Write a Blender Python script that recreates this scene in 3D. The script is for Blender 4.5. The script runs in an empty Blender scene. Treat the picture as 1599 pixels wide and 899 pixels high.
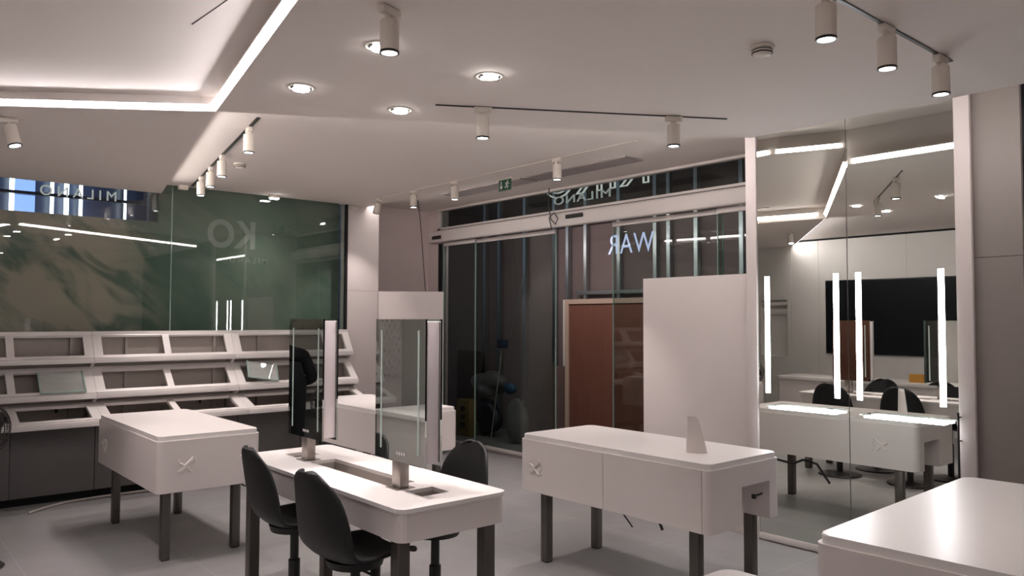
import bpy, bmesh, math, random
from mathutils import Vector, Matrix, Euler
random.seed(7)
SC = bpy.context.scene
COL = SC.collection
R = math.radians
PI = math.pi

# ------------------------------------------------------------------ camera, world, exposure
cam_d = bpy.data.cameras.new('camera'); cam = bpy.data.objects.new('camera', cam_d); COL.objects.link(cam)
cam_d.sensor_width = 36.0; cam_d.lens = 1212.3 / 1599 * 36; cam_d.clip_start = 0.02
yaw, pit, rol = R(49.349), R(2.322), R(0.1546)
f_ = Vector((math.cos(yaw)*math.cos(pit), math.sin(yaw)*math.cos(pit), math.sin(pit)))
r0 = Vector((math.sin(yaw), -math.cos(yaw), 0)); u0 = r0.cross(f_)
r_ = r0*math.cos(rol) + u0*math.sin(rol); u_ = -r0*math.sin(rol) + u0*math.cos(rol)
cam.matrix_world = Matrix(((r_.x, u_.x, -f_.x, 0), (r_.y, u_.y, -f_.y, 0), (r_.z, u_.z, -f_.z, 1.6), (0, 0, 0, 1)))
SC.camera = cam
W = bpy.data.worlds.new('world'); SC.world = W; W.use_nodes = True
W.node_tree.nodes['Background'].inputs[0].default_value = (0.02, 0.025, 0.04, 1)
W.node_tree.nodes['Background'].inputs[1].default_value = 0.3
SC.view_settings.view_transform = 'Standard'; SC.view_settings.look = 'None'
SC.view_settings.gamma = 1; SC.view_settings.use_curve_mapping = False
SC.view_settings.exposure = 1.85
SC.cycles.use_denoising = True
SC.cycles.max_bounces = 10; SC.cycles.transparent_max_bounces = 24; SC.cycles.glossy_bounces = 6
SC.cycles.caustics_reflective = False; SC.cycles.caustics_refractive = False
SC.cycles.sample_clamp_indirect = 10.0
STRIP_E, COVE_E, BAR_E, DISC_E = 16.5, 8.0, 6.0, 9.0
SPOT_W, DOWN_W = 8.0, 17.0
LIGHT_COL = (1.0, 0.93, 0.90)
SPOT_COL = (1.0, 0.885, 0.86)

# ------------------------------------------------------------------ materials
def mat(name, col, rough=.5, metal=0, spec=.5, noise=0, nscale=6, bump=0, bscale=80, coat=0):
    m = bpy.data.materials.new(name); m.use_nodes = True
    nt = m.node_tree; b = nt.nodes['Principled BSDF']
    b.inputs['Base Color'].default_value = (*col, 1); b.inputs['Roughness'].default_value = rough
    b.inputs['Metallic'].default_value = metal; b.inputs['Specular IOR Level'].default_value = spec
    if coat: b.inputs['Coat Weight'].default_value = coat
    tc = nt.nodes.new('ShaderNodeTexCoord')
    if noise:
        n = nt.nodes.new('ShaderNodeTexNoise'); n.inputs['Scale'].default_value = nscale; n.inputs['Detail'].default_value = 5
        nt.links.new(tc.outputs['Object'], n.inputs['Vector'])
        mx = nt.nodes.new('ShaderNodeMix'); mx.data_type = 'RGBA'
        mx.inputs[6].default_value = (*[c*(1-noise) for c in col], 1); mx.inputs[7].default_value = (*[min(1, c*(1+noise)) for c in col], 1)
        nt.links.new(n.outputs['Fac'], mx.inputs[0]); nt.links.new(mx.outputs[2], b.inputs['Base Color'])
    if bump:
        n2 = nt.nodes.new('ShaderNodeTexNoise'); n2.inputs['Scale'].default_value = bscale
        nt.links.new(tc.outputs['Object'], n2.inputs['Vector'])
        bp = nt.nodes.new('ShaderNodeBump'); bp.inputs['Strength'].default_value = bump; bp.inputs['Distance'].default_value = .002
        nt.links.new(n2.outputs['Fac'], bp.inputs['Height']); nt.links.new(bp.outputs[0], b.inputs['Normal'])
    return m

def emat(name, col, e):
    m = bpy.data.materials.new(name); m.use_nodes = True
    nt = m.node_tree; nt.nodes.remove(nt.nodes['Principled BSDF'])
    em = nt.nodes.new('ShaderNodeEmission'); em.inputs[0].default_value = (*col, 1); em.inputs[1].default_value = e
    nt.links.new(em.outputs[0], nt.nodes['Material Output'].inputs[0]); return m

def glassmat(name, tint, f0=.045, gl=(1, 1, 1), film=None, film_amt=0, film_min=0):
    m = bpy.data.materials.new(name); m.use_nodes = True
    nt = m.node_tree; nt.nodes.remove(nt.nodes['Principled BSDF'])
    tr = nt.nodes.new('ShaderNodeBsdfTransparent'); tr.inputs[0].default_value = (*tint, 1)
    gs = nt.nodes.new('ShaderNodeBsdfGlossy'); gs.inputs['Roughness'].default_value = 0.0; gs.inputs[0].default_value = (*gl, 1)
    lw = nt.nodes.new('ShaderNodeLayerWeight'); lw.inputs[0].default_value = .5
    pw = nt.nodes.new('ShaderNodeMath'); pw.operation = 'POWER'; pw.inputs[1].default_value = 5
    nt.links.new(lw.outputs['Facing'], pw.inputs[0])
    ma = nt.nodes.new('ShaderNodeMath'); ma.operation = 'MULTIPLY_ADD'; ma.inputs[1].default_value = 1-f0; ma.inputs[2].default_value = f0
    nt.links.new(pw.outputs[0], ma.inputs[0])
    base = tr.outputs[0]
    if film:
        df = nt.nodes.new('ShaderNodeBsdfDiffuse'); df.inputs[0].default_value = (*film, 1)
        tc = nt.nodes.new('ShaderNodeTexCoord'); mp = nt.nodes.new('ShaderNodeMapping'); mp.inputs['Rotation'].default_value = (0, R(35), 0); mp.inputs['Scale'].default_value = (.5, 1, 1.6)
        n = nt.nodes.new('ShaderNodeTexNoise'); n.inputs['Scale'].default_value = 2.2; n.inputs['Detail'].default_value = 6
        nt.links.new(tc.outputs['Object'], mp.inputs[0]); nt.links.new(mp.outputs[0], n.inputs['Vector'])
        cr = nt.nodes.new('ShaderNodeValToRGB'); cr.color_ramp.elements[0].position = .45; cr.color_ramp.elements[1].position = .8
        cr.color_ramp.elements[0].color = (film_min,)*3+(1,); cr.color_ramp.elements[1].color = (film_amt,)*3+(1,)
        nt.links.new(n.outputs['Fac'], cr.inputs[0])
        mf = nt.nodes.new('ShaderNodeMixShader'); nt.links.new(cr.outputs[0], mf.inputs[0])
        nt.links.new(tr.outputs[0], mf.inputs[1]); nt.links.new(df.outputs[0], mf.inputs[2]); base = mf.outputs[0]
    mx = nt.nodes.new('ShaderNodeMixShader'); nt.links.new(ma.outputs[0], mx.inputs[0])
    nt.links.new(base, mx.inputs[1]); nt.links.new(gs.outputs[0], mx.inputs[2])
    nt.links.new(mx.outputs[0], nt.nodes['Material Output'].inputs[0]); return m

def floormat():
    m = mat('floor_tiles', (.12, .115, .11), rough=.38, spec=.4)
    nt = m.node_tree; b = nt.nodes['Principled BSDF']; tc = nt.nodes.new('ShaderNodeTexCoord')
    br = nt.nodes.new('ShaderNodeTexBrick'); br.offset = 0; br.squash = 1
    br.inputs['Scale'].default_value = 1; br.inputs['Brick Width'].default_value = .9; br.inputs['Row Height'].default_value = .9
    br.inputs['Mortar Size'].default_value = .004; br.inputs['Mortar Smooth'].default_value = .2
    br.inputs['Color1'].default_value = (.32, .300, .288, 1); br.inputs['Color2'].default_value = (.335, .315, .302, 1); br.inputs['Mortar'].default_value = (.41, .388, .372, 1)
    nt.links.new(tc.outputs['Object'], br.inputs['Vector'])
    n = nt.nodes.new('ShaderNodeTexNoise'); n.inputs['Scale'].default_value = 2.5; n.inputs['Detail'].default_value = 8
    nt.links.new(tc.outputs['Object'], n.inputs['Vector'])
    mx = nt.nodes.new('ShaderNodeMix'); mx.data_type = 'RGBA'; mx.blend_type = 'MULTIPLY'; mx.inputs[0].default_value = .45
    nt.links.new(br.outputs['Color'], mx.inputs[6]); nt.links.new(n.outputs['Color'], mx.inputs[7])
    n.inputs['Roughness'].default_value = .6
    hs = nt.nodes.new('ShaderNodeHueSaturation'); hs.inputs['Saturation'].default_value = .25; hs.inputs['Value'].default_value = 1.15
    nt.links.new(mx.outputs[2], hs.inputs['Color']); nt.links.new(hs.outputs[0], b.inputs['Base Color']); return m

def hoardmat():
    m = mat('dusty_green_hoarding', (.10, .14, .12), rough=.8, spec=.2)
    nt = m.node_tree; b = nt.nodes['Principled BSDF']; tc = nt.nodes.new('ShaderNodeTexCoord')
    mq = nt.nodes.new('ShaderNodeMapping'); mq.inputs['Rotation'].default_value = (0, R(-42), 0)
    mp = nt.nodes.new('ShaderNodeMapping'); mp.inputs['Scale'].default_value = (.75, 1, 1.9); nt.links.new(tc.outputs['Object'], mq.inputs[0])
    n = nt.nodes.new('ShaderNodeTexNoise'); n.inputs['Scale'].default_value = 2.0; n.inputs['Detail'].default_value = 7; n.inputs['Distortion'].default_value = .9
    nt.links.new(mq.outputs[0], mp.inputs[0]); nt.links.new(mp.outputs[0], n.inputs['Vector'])
    sx = nt.nodes.new('ShaderNodeSeparateXYZ'); nt.links.new(tc.outputs['Object'], sx.inputs[0])
    mr = nt.nodes.new('ShaderNodeMapRange'); mr.inputs[1].default_value = 1.9; mr.inputs[2].default_value = 2.5; mr.inputs[3].default_value = 1; mr.inputs[4].default_value = .12
    nt.links.new(sx.outputs['X'], mr.inputs[0])
    cr = nt.nodes.new('ShaderNodeValToRGB'); cr.color_ramp.elements[0].position = .40; cr.color_ramp.elements[1].position = .56
    cr.color_ramp.elements[0].color = (0, 0, 0, 1); cr.color_ramp.elements[1].color = (1, 1, 1, 1)
    nt.links.new(n.outputs['Fac'], cr.inputs[0])
    mu = nt.nodes.new('ShaderNodeMath'); mu.operation = 'MULTIPLY'; nt.links.new(cr.outputs[0], mu.inputs[0]); nt.links.new(mr.outputs[0], mu.inputs[1])
    mx = nt.nodes.new('ShaderNodeMix'); mx.data_type = 'RGBA'; mx.inputs[6].default_value = (.145, .205, .165, 1); mx.inputs[7].default_value = (.56, .46, .39, 1)
    nt.links.new(mu.outputs[0], mx.inputs[0]); nt.links.new(mx.outputs[2], b.inputs['Base Color']); return m

def brushed(name, col, rough=.35):
    m = mat(name, col, rough=rough, metal=1)
    nt = m.node_tree; b = nt.nodes['Principled BSDF']; tc = nt.nodes.new('ShaderNodeTexCoord')
    mp = nt.nodes.new('ShaderNodeMapping'); mp.inputs['Scale'].default_value = (180, 180, 4)
    n = nt.nodes.new('ShaderNodeTexNoise'); n.inputs['Scale'].default_value = 1; nt.links.new(tc.outputs['Object'], mp.inputs[0]); nt.links.new(mp.outputs[0], n.inputs['Vector'])
    mr = nt.nodes.new('ShaderNodeMapRange'); mr.inputs[3].default_value = rough-.08; mr.inputs[4].default_value = rough+.12
    nt.links.new(n.outputs['Fac'], mr.inputs[0]); nt.links.new(mr.outputs[0], b.inputs['Roughness']); return m

def woodmat(name, c1, c2):
    m = mat(name, c1, rough=.6)
    nt = m.node_tree; b = nt.nodes['Principled BSDF']; tc = nt.nodes.new('ShaderNodeTexCoord')
    mp = nt.nodes.new('ShaderNodeMapping'); mp.inputs['Scale'].default_value = (14, 14, 1.2)
    n = nt.nodes.new('ShaderNodeTexNoise'); n.inputs['Scale'].default_value = 1.5; n.inputs['Detail'].default_value = 6
    nt.links.new(tc.outputs['Object'], mp.inputs[0]); nt.links.new(mp.outputs[0], n.inputs['Vector'])
    mx = nt.nodes.new('ShaderNodeMix'); mx.data_type = 'RGBA'; mx.inputs[6].default_value = (*c1, 1); mx.inputs[7].default_value = (*c2, 1)
    nt.links.new(n.outputs['Fac'], mx.inputs[0]); nt.links.new(mx.outputs[2], b.inputs['Base Color']); return m

M = dict(
    floor=floormat(), hoard=hoardmat(),
    ceil=mat('ceiling_paint', (.88, .81, .765), .9, spec=.2, noise=.015, nscale=3),
    wall=mat('wall_paint', (.76, .69, .675), .85, spec=.2, noise=.02, nscale=3),
    lam=mat('white_laminate', (.78, .715, .69), .42, noise=.01, bump=.05),
    top=mat('white_solid_surface', (.84, .80, .78), .32, noise=.01),
    backw=mat('panel_offwhite', (.76, .73, .69), .6, noise=.02),
    greylam=mat('grey_laminate_panel', (.30, .265, .25), .5, noise=.03),
    darkpan=mat('dark_cabinet_panel', (.16, .15, .145), .6, noise=.04),
    inner=mat('greige_cabinet_interior', (.40, .36, .33), .7, noise=.03),
    steel=brushed('brushed_steel', (.42, .38, .35), .38),
    legsteel=brushed('dark_brushed_steel', (.17, .155, .145), .42),
    alu=brushed('galvanised_steel', (.50, .56, .58), .35),
    black=mat('black_plastic', (.006, .0055, .0065), .5, bump=.15, bscale=300),
    blackm=mat('black_metal', (.015, .014, .014), .35, noise=.1),
    gap=mat('dark_gap', (.01, .01, .01), .9, noise=.1),
    cream=mat('cream_lamp_housing', (.84, .77, .69), .45, noise=.01),
    chrome=mat('lamp_rim_metal', (.25, .24, .24), .2, metal=1, noise=.02),
    mirror=mat('mirror_silver', (.70, .71, .67), 0.0, metal=1),
    tmirror=mat('tinted_mirror', (.80, .86, .83), 0.0, metal=1),
    glassedge=mat('glass_edge', (.35, .5, .45), .1, noise=.05),
    glass=glassmat('window_glass', (.93, .97, .95), .05),
    dglass=glassmat('door_glass', (.72, .77, .75), .035),
    clear=glassmat('clear_acrylic', (.90, .95, .93), .16, film=(.75, .8, .78), film_amt=.5),
    screen=mat('black_screen', (.004, .005, .007), .35, spec=.3, noise=.1),
    strip=emat('led_strip_light', (1, .955, .985), STRIP_E),
    cove=emat('cove_strip_light', (1, .93, .90), COVE_E),
    bar=emat('mirror_bar_light', (1, .985, 1.0), BAR_E),
    disc=emat('lamp_disc_light', (1, .97, .95), DISC_E),
    green=mat('exit_sign_green', (.01, .10, .05), .4, noise=.05),
    plaster=mat('plasterboard_back', (.20, .155, .15), .9, noise=.12, nscale=2),
    brown=woodmat('brown_hardboard', (.17, .065, .045), (.23, .09, .06)),
    pale=woodmat('pale_timber_edge', (.52, .38, .30), (.60, .45, .36)),
    card=woodmat('brown_cardboard', (.15, .10, .09), (.20, .13, .115)),
    darkw=woodmat('dark_board', (.03, .022, .02), (.05, .035, .03)),
    navy=mat('navy_post', (.02, .035, .085), .5, noise=.1),
    mallw=mat('mall_dark_cladding', (.018, .024, .05), .3, noise=.3, nscale=4),
    mallg=emat('mall_blue_glow', (.20, .32, .75), .55),
    mallb=emat('mall_bright_tube', (.75, .85, 1.0), 2.2),
    vinyl=mat('pale_grey_letter', (.34, .36, .33), .6, noise=.15, nscale=12),
    faintletter=mat('faint_grey_letter', (.30, .33, .29), .7, noise=.2, nscale=12),
    metalletter=mat('pale_metal_letter', (.62, .62, .60), .4, noise=.06),
    lilac=emat('lilac_reflection_glow', (.55, .58, .85), .42),
    edge=mat('bright_letter_edge', (.85, .85, .82), .3, noise=.03), letterglow=emat('small_letter_glow', (.93, .92, .90), .12), halo=emat('lit_letter_edge', (.95, .93, .90), .22), frost=mat('frosted_line', (.55, .66, .61), .5, noise=.03),
    tray=glassmat('frosted_tray', (.70, .76, .74), .16, film=(.80, .83, .80), film_amt=.85, film_min=.5),
    bag=mat('translucent_bag', (.14, .14, .14), .3, noise=.3, nscale=9),
    binb=mat('blue_black_bin_bag', (.012, .014, .03), .3, noise=.3),
    yellow=mat('yellow_carton', (.20, .13, .03), .7, noise=.15),
    blue=mat('blue_bag', (.02, .08, .16), .5, noise=.2),
    sack=mat('pale_sack', (.17, .17, .165), .8, noise=.25, nscale=14),
    wire=mat('black_cable', (.015, .013, .013), .5, noise=.1),
    conduit=mat('grey_conduit', (.42, .39, .36), .5, noise=.05),
    orange=mat('orange_box_card', (.62, .30, .05), .6, noise=.08),
    skin=mat('skin', (.45, .27, .20), .55, noise=.05),
    hair=mat('dark_hair', (.012, .009, .008), .5, noise=.3, nscale=40),
    cloth=mat('black_clothing', (.010, .011, .014), .85, noise=.3, nscale=20),
    fan=mat('dark_fan_metal', (.05, .047, .045), .35, metal=.5, noise=.1),
    led=mat('white_diffuser', (.80, .73, .74), .35, noise=.01),
    pinkwall=mat('rose_grey_wall', (.74, .63, .615), .85, noise=.03),
    grille=mat('grille_grey', (.38, .33, .32), .5, noise=.05),
)

# ------------------------------------------------------------------ mesh helpers
def finish(name, bm, m, parent=None, smooth=False, loc=None):
    me = bpy.data.meshes.new(name); bmesh.ops.recalc_face_normals(bm, faces=bm.faces[:]); bm.to_mesh(me); bm.free()
    me.materials.append(M[m] if isinstance(m, str) else m)
    if smooth:
        for p in me.polygons: p.use_smooth = True
        try: me.set_sharp_from_angle(angle=R(40))
        except Exception: pass
    o = bpy.data.objects.new(name, me); COL.objects.link(o)
    if parent: o.parent = parent
    if loc: o.location = loc
    return o

def add_box(bm, lo, hi, bev=0, seg=2):
    vs = [bm.verts.new((x, y, z)) for x in (lo[0], hi[0]) for y in (lo[1], hi[1]) for z in (lo[2], hi[2])]
    fs = [(0, 1, 3, 2), (4, 6, 7, 5), (0, 4, 5, 1), (2, 3, 7, 6), (0, 2, 6, 4), (1, 5, 7, 3)]
    faces = [bm.faces.new([vs[i] for i in f]) for f in fs]
    if bev:
        es = list({e for f in faces for e in f.edges})
        bmesh.ops.bevel(bm, geom=es, offset=bev, segments=seg, affect='EDGES', profile=.5)
    return faces

def box(name, lo, hi, m, parent=None, bev=0, seg=2):
    bm = bmesh.new(); add_box(bm, lo, hi, bev, seg); return finish(name, bm, m, parent, smooth=bev > 0)

def add_prism(bm, pts, z0, z1):
    a = [bm.verts.new((x, y, z0)) for x, y in pts]; b = [bm.verts.new((x, y, z1)) for x, y in pts]
    n = len(pts); bm.faces.new(a[::-1]); bm.faces.new(b)
    for i in range(n): bm.faces.new((a[i], a[(i+1) % n], b[(i+1) % n], b[i]))

def prism(name, pts, z0, z1, m, parent=None, smooth=False):
    bm = bmesh.new(); add_prism(bm, pts, z0, z1); return finish(name, bm, m, parent, smooth)

def rrect(x0, y0, x1, y1, r, n=5):
    out = []
    for cx, cy, a in ((x1-r, y1-r, 0), (x0+r, y1-r, 90), (x0+r, y0+r, 180), (x1-r, y0+r, 270)):
        for i in range(n+1):
            t = R(a+90*i/n); out.append((cx+r*math.cos(t), cy+r*math.sin(t)))
    return out

def add_plate(bm, outer, holes, z0, z1):
    """plate with holes, extruded between z0 and z1"""
    loops = [outer]+holes; edges = []; vloops = []
    for lp in loops:
        vs = [bm.verts.new((x, y, z1)) for x, y in lp]; vloops.append(vs)
        for i in range(len(vs)): edges.append(bm.edges.new((vs[i], vs[(i+1) % len(vs)])))
    res = bmesh.ops.triangle_fill(bm, use_beauty=True, use_dissolve=False, edges=edges)
    top = [g for g in res['geom'] if isinstance(g, bmesh.types.BMFace)]
    low = {}
    for vs in vloops:
        for v in vs: low[v] = bm.verts.new((v.co.x, v.co.y, z0))
    for f in top: bm.faces.new([low[v] for v in f.verts][::-1])
    for vs in vloops:
        n = len(vs)
        for i in range(n):
            a, b = vs[i], vs[(i+1) % n]; bm.faces.new((a, b, low[b], low[a]))

def plate(name, outer, holes, z0, z1, m, parent=None, smooth=False):
    bm = bmesh.new(); add_plate(bm, outer, holes, z0, z1); return finish(name, bm, m, parent, smooth)

def add_tube(bm, pts, r, n=8, caps=True):
    pts = [Vector(p) for p in pts]; rings = []
    for i, p in enumerate(pts):
        d = (pts[min(i+1, len(pts)-1)]-pts[max(i-1, 0)]).normalized()
        a = d.orthogonal().normalized() if i == 0 else (prev - d*prev.dot(d)).normalized()
        prev = a; b = d.cross(a)
        rr = r[i] if isinstance(r, (list, tuple)) else r
        rings.append([bm.verts.new(p + (a*math.cos(2*PI*k/n)+b*math.sin(2*PI*k/n))*rr) for k in range(n)])
    for i in range(len(rings)-1):
        for k in range(n): bm.faces.new((rings[i][k], rings[i][(k+1) % n], rings[i+1][(k+1) % n], rings[i+1][k]))
    if caps: bm.faces.new(rings[0][::-1]); bm.faces.new(rings[-1])

def tube(name, pts, r, m, parent=None, n=8):
    bm = bmesh.new(); add_tube(bm, pts, r, n); return finish(name, bm, m, parent, smooth=True)

def add_lathe(bm, prof, c=(0, 0, 0), n=24, rot=None):
    """prof: list of (radius, z)"""
    rings = []
    def P(x, y, z):
        v = Vector((x, y, z))
        if rot: v = rot @ v
        return v+Vector(c)
    for r, z in prof:
        if r < 1e-6: rings.append([bm.verts.new(P(0, 0, z))])
        else: rings.append([bm.verts.new(P(r*math.cos(2*PI*k/n), r*math.sin(2*PI*k/n), z)) for k in range(n)])
    for a, b in zip(rings, rings[1:]):
        for k in range(n):
            k2 = (k+1) % n
            if len(a) == 1 and len(b) == 1: continue
            if len(a) == 1: bm.faces.new((a[0], b[k2], b[k]))
            elif len(b) == 1: bm.faces.new((a[k], a[k2], b[0]))
            else: bm.faces.new((a[k], a[k2], b[k2], b[k]))

def lathe(name, prof, m, parent=None, c=(0, 0, 0), n=24, rot=None):
    bm = bmesh.new(); add_lathe(bm, prof, c, n, rot); return finish(name, bm, m, parent, smooth=True)

def thing(name, label, cat, loc=(0, 0, 0), rz=0, group=None):
    o = bpy.data.objects.new(name, None); COL.objects.link(o); o.empty_display_size = .1
    o.location = loc; o.rotation_euler = (0, 0, rz); o['label'] = label; o['category'] = cat
    if group: o['group'] = group
    return o

def tag(o, label, cat, group=None, kind=None):
    o['label'] = label; o['category'] = cat
    if group: o['group'] = group
    if kind: o['kind'] = kind
    return o

def struct(o, label=None, cat=None):
    o['kind'] = 'structure'
    if label: o['label'] = label; o['category'] = cat or 'structure'
    return o

def dup(root, loc, rz=0, label=None, group=None):
    r = root.copy(); COL.objects.link(r); r.location = loc; r.rotation_euler = (0, 0, rz)
    if label: r['label'] = label
    if group: r['group'] = group
    for ch in list(root.children):
        c = ch.copy(); COL.objects.link(c); c.parent = r
        for g in ch.children:
            d = g.copy(); COL.objects.link(d); d.parent = c
    return r

def cut(o, boxes):
    """carve boxes out of a mesh object"""
    bm = bmesh.new()
    for lo, hi in boxes: add_box(bm, lo, hi)
    c = finish('cutter', bm, 'gap')
    md = o.modifiers.new('b', 'BOOLEAN'); md.object = c; md.operation = 'DIFFERENCE'; md.solver = 'EXACT'; md.use_self = True
    dg = bpy.context.evaluated_depsgraph_get(); dg.update()
    me = bpy.data.meshes.new_from_object(o.evaluated_get(dg)); o.modifiers.clear()
    mats = list(o.data.materials); o.data = me
    me.materials.clear(); me.materials.append(mats[0])
    for p in me.polygons: p.material_index = 0
    bpy.data.objects.remove(c)

def bake(o):
    dg = bpy.context.evaluated_depsgraph_get(); dg.update()
    me = bpy.data.meshes.new_from_object(o.evaluated_get(dg)); o.modifiers.clear(); o.data = me
    for p in me.polygons: p.use_smooth = True

def text_mesh(name, txt, size, m, depth=.004, outline=0, spacing=1.0, bold=0):
    cu = bpy.data.curves.new(name, 'FONT'); cu.body = txt; cu.size = size; cu.space_character = spacing; cu.offset = bold
    if outline: cu.fill_mode = 'NONE'; cu.bevel_depth = outline; cu.bevel_resolution = 1; cu.extrude = depth
    else: cu.extrude = depth
    t = bpy.data.objects.new(name, cu); COL.objects.link(t)
    dg = bpy.context.evaluated_depsgraph_get(); dg.update()
    me = bpy.data.meshes.new_from_object(t.evaluated_get(dg)); bpy.data.objects.remove(t)
    o = bpy.data.objects.new(name, me); COL.objects.link(o); me.materials.clear(); me.materials.append(M[m])
    return o

def fit_text(o, origin, ux, uz, w, h):
    """lay text (local x,y) along ux, uz from origin; stretch to width w and height h"""
    me = o.data; xs = [v.co.x for v in me.vertices]; ys = [v.co.y for v in me.vertices]
    x0, x1, y0, y1 = min(xs), max(xs), min(ys), max(ys)
    ux, uz, og = Vector(ux), Vector(uz), Vector(origin); un = ux.cross(uz)
    for v in me.vertices:
        v.co = og + ux*((v.co.x-x0)/(x1-x0)*w) + uz*((v.co.y-y0)/(y1-y0)*h) + un*v.co.z
    return o

def split_letters(o, root, part='letter'):
    """make every glyph of a lettering mesh a part of its own"""
    bm = bmesh.new(); bm.from_mesh(o.data); m = o.data.materials[0]; bm.verts.ensure_lookup_table()
    seen, groups = set(), []
    for v in bm.verts:
        if v in seen: continue
        st, isl = [v], []
        seen.add(v)
        while st:
            w = st.pop(); isl.append(w)
            for e in w.link_edges:
                q = e.other_vert(w)
                if q not in seen: seen.add(q); st.append(q)
        groups.append(isl)
    ax = max(range(3), key=lambda k: max(v.co[k] for v in bm.verts)-min(v.co[k] for v in bm.verts))
    merged = []
    for gsl in sorted(groups, key=lambda q: min(v.co[ax] for v in q)):
        lo, hi = min(v.co[ax] for v in gsl), max(v.co[ax] for v in gsl)
        if merged and lo < merged[-1][1]-(hi-lo)*.5: merged[-1][2].extend(gsl); merged[-1][1] = max(hi, merged[-1][1])
        else: merged.append([lo, hi, list(gsl)])
    for lo, hi, gsl in merged:
        keep = set(gsl); b2 = bmesh.new(); mp = {v: b2.verts.new(v.co) for v in gsl}
        for f in bm.faces:
            if f.verts[0] in keep: b2.faces.new([mp[v] for v in f.verts])
        finish(part, b2, m, root)
    bm.free(); bpy.data.objects.remove(o)

# ------------------------------------------------------------------ setting: floor, ceilings, walls
GY = 8.05            # glass front
MX = 5.124           # big mirror plane
DX = 6.0             # sliding door plane
BX = -1.3            # back wall
V1 = (1.585, 4.465); M2 = (4.46, 2.80); E1 = (2.255, 7.76)
SB = (.177, -3.0); LB = (BX, 6.51)
ZN, ZF, ZC, ZM = 2.79, 2.925, 2.875, 3.06

struct(box('floor', (BX-.2, -3.2, -.1), (7.6, 11.5, 0), 'floor'))
struct(box('ceiling', (BX-.2, -3.2, ZM), (DX+.02, 8.95, ZM+.12), 'ceil'))
struct(prism('ceiling', [V1, SB, (4.46, -3), M2], ZN, ZM-.001, 'ceil'))
struct(prism('ceiling', [V1, E1, (BX, 7.76), LB], ZN, ZF-.0005, 'ceil'))
struct(prism('ceiling', [V1, M2, (4.65, 3.3), (4.65, GY-.01), (BX, GY-.01), (BX, 7.762), E1], ZF, ZM-.001, 'ceil'))
struct(prism('ceiling', [V1, LB, (BX, -3), SB], ZC, ZM-.001, 'ceil'))
# joint line in the raised ceiling
struct(tube('trim_1', [(1.107, 3.424, ZC), (1.126, 3.066, ZC), (1.145, 2.71, ZC)], .002, 'gap'))

# back wall behind the camera (seen in the mirror), panelled
bm = bmesh.new(); add_box(bm, (BX-.15, -3.1, 0), (BX, 8.2, ZM))
struct(finish('wall_back', bm, 'backw'))
cut(bpy.data.objects['wall_back'], [((BX-.006, y-.004, 0), (BX+.01, y+.004, ZM)) for y in (2.0, 3.4, 4.75, 6.08, 6.55, 7.35)] +
    [((BX-.10, 6.62, 1.02), (BX+.01, 7.10, 1.93))])
struct(box('trim_5', (BX, -3, ZC-.030), (BX+.004, 6.45, ZC-.001), 'gap'))
struct(box('wall_near', (BX, -3.15, 0), (5.2, -3.0, ZM), 'wall'))
# glass wall on the left
w1 = struct(box('window_1', (-.95, GY-.006, .02), (4.375, GY+.006, ZF+.1), 'glass'))
box('mullion', (2.44, GY-.008, .02), (2.448, GY+.008, ZF), 'glassedge', w1)
box('jamb', (4.365, GY-.012, .02), (4.395, GY+.02, ZF), 'gap', w1)
# plain hoarding outside that glass
struct(prism('wall_outside', [(BX, 8.35), (2.40, 8.35), (2.40, 8.40), (BX, 8.40)], 0, 2.585, 'hoard'))
struct(box('wall_outside', (2.40, 8.35, 0), (4.45, 8.40, 3.3), 'hoard'))
# pier and recess between window and door
struct(box('wall_left', (4.39, GY, 0), (4.815, 8.20, ZF+.12), 'wall', bev=.004))
cut(bpy.data.objects['wall_left'], [((4.3, GY-.01, 1.926), (4.9, GY+.004, 1.931))])
struct(box('wall_left', (4.80, 8.72, 0), (6.0, 8.85, ZM), 'pinkwall'))
struct(box('wall_left', (4.79, 8.2, 0), (4.83, 8.73, ZM), 'pinkwall'))
struct(box('wall_door', (DX-.01, 8.44, 0), (DX+.12, 8.80, ZM), 'pinkwall'))
struct(box('wall_left', (BX-.15, GY, 0), (-.95, 8.20, ZM), 'wall'))
# mirror wall block and the grey return on the right
struct(box('wall_right', (MX+.012, 1.73, 0), (DX+.1, 3.262, ZM), 'wall'))
struct(box('wall_right', (MX+.03, 1.47, 0), (DX+.1, 1.73, ZM), 'greylam', bev=.004))
cut(bpy.data.objects['wall_right.001'], [((MX, 1.4, 1.976), (MX+.034, 1.75, 1.981))])
struct(box('wall_right', (MX+.06, -3.1, 0), (MX+.2, 1.47, ZM), 'screen'))
struct(box('trim_2', (MX-.012, 1.725, .0), (MX+.02, 1.815, ZM-.001), 'wall', bev=.003))
struct(box('trim_3', (MX-.012, 3.175, .0), (MX+.02, 3.262, ZM-.001), 'wall', bev=.003))
struct(box('baseboard_right', (MX-.010, 1.815, .012), (MX+.02, 3.175, .055), 'lam', bev=.003))

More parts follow.
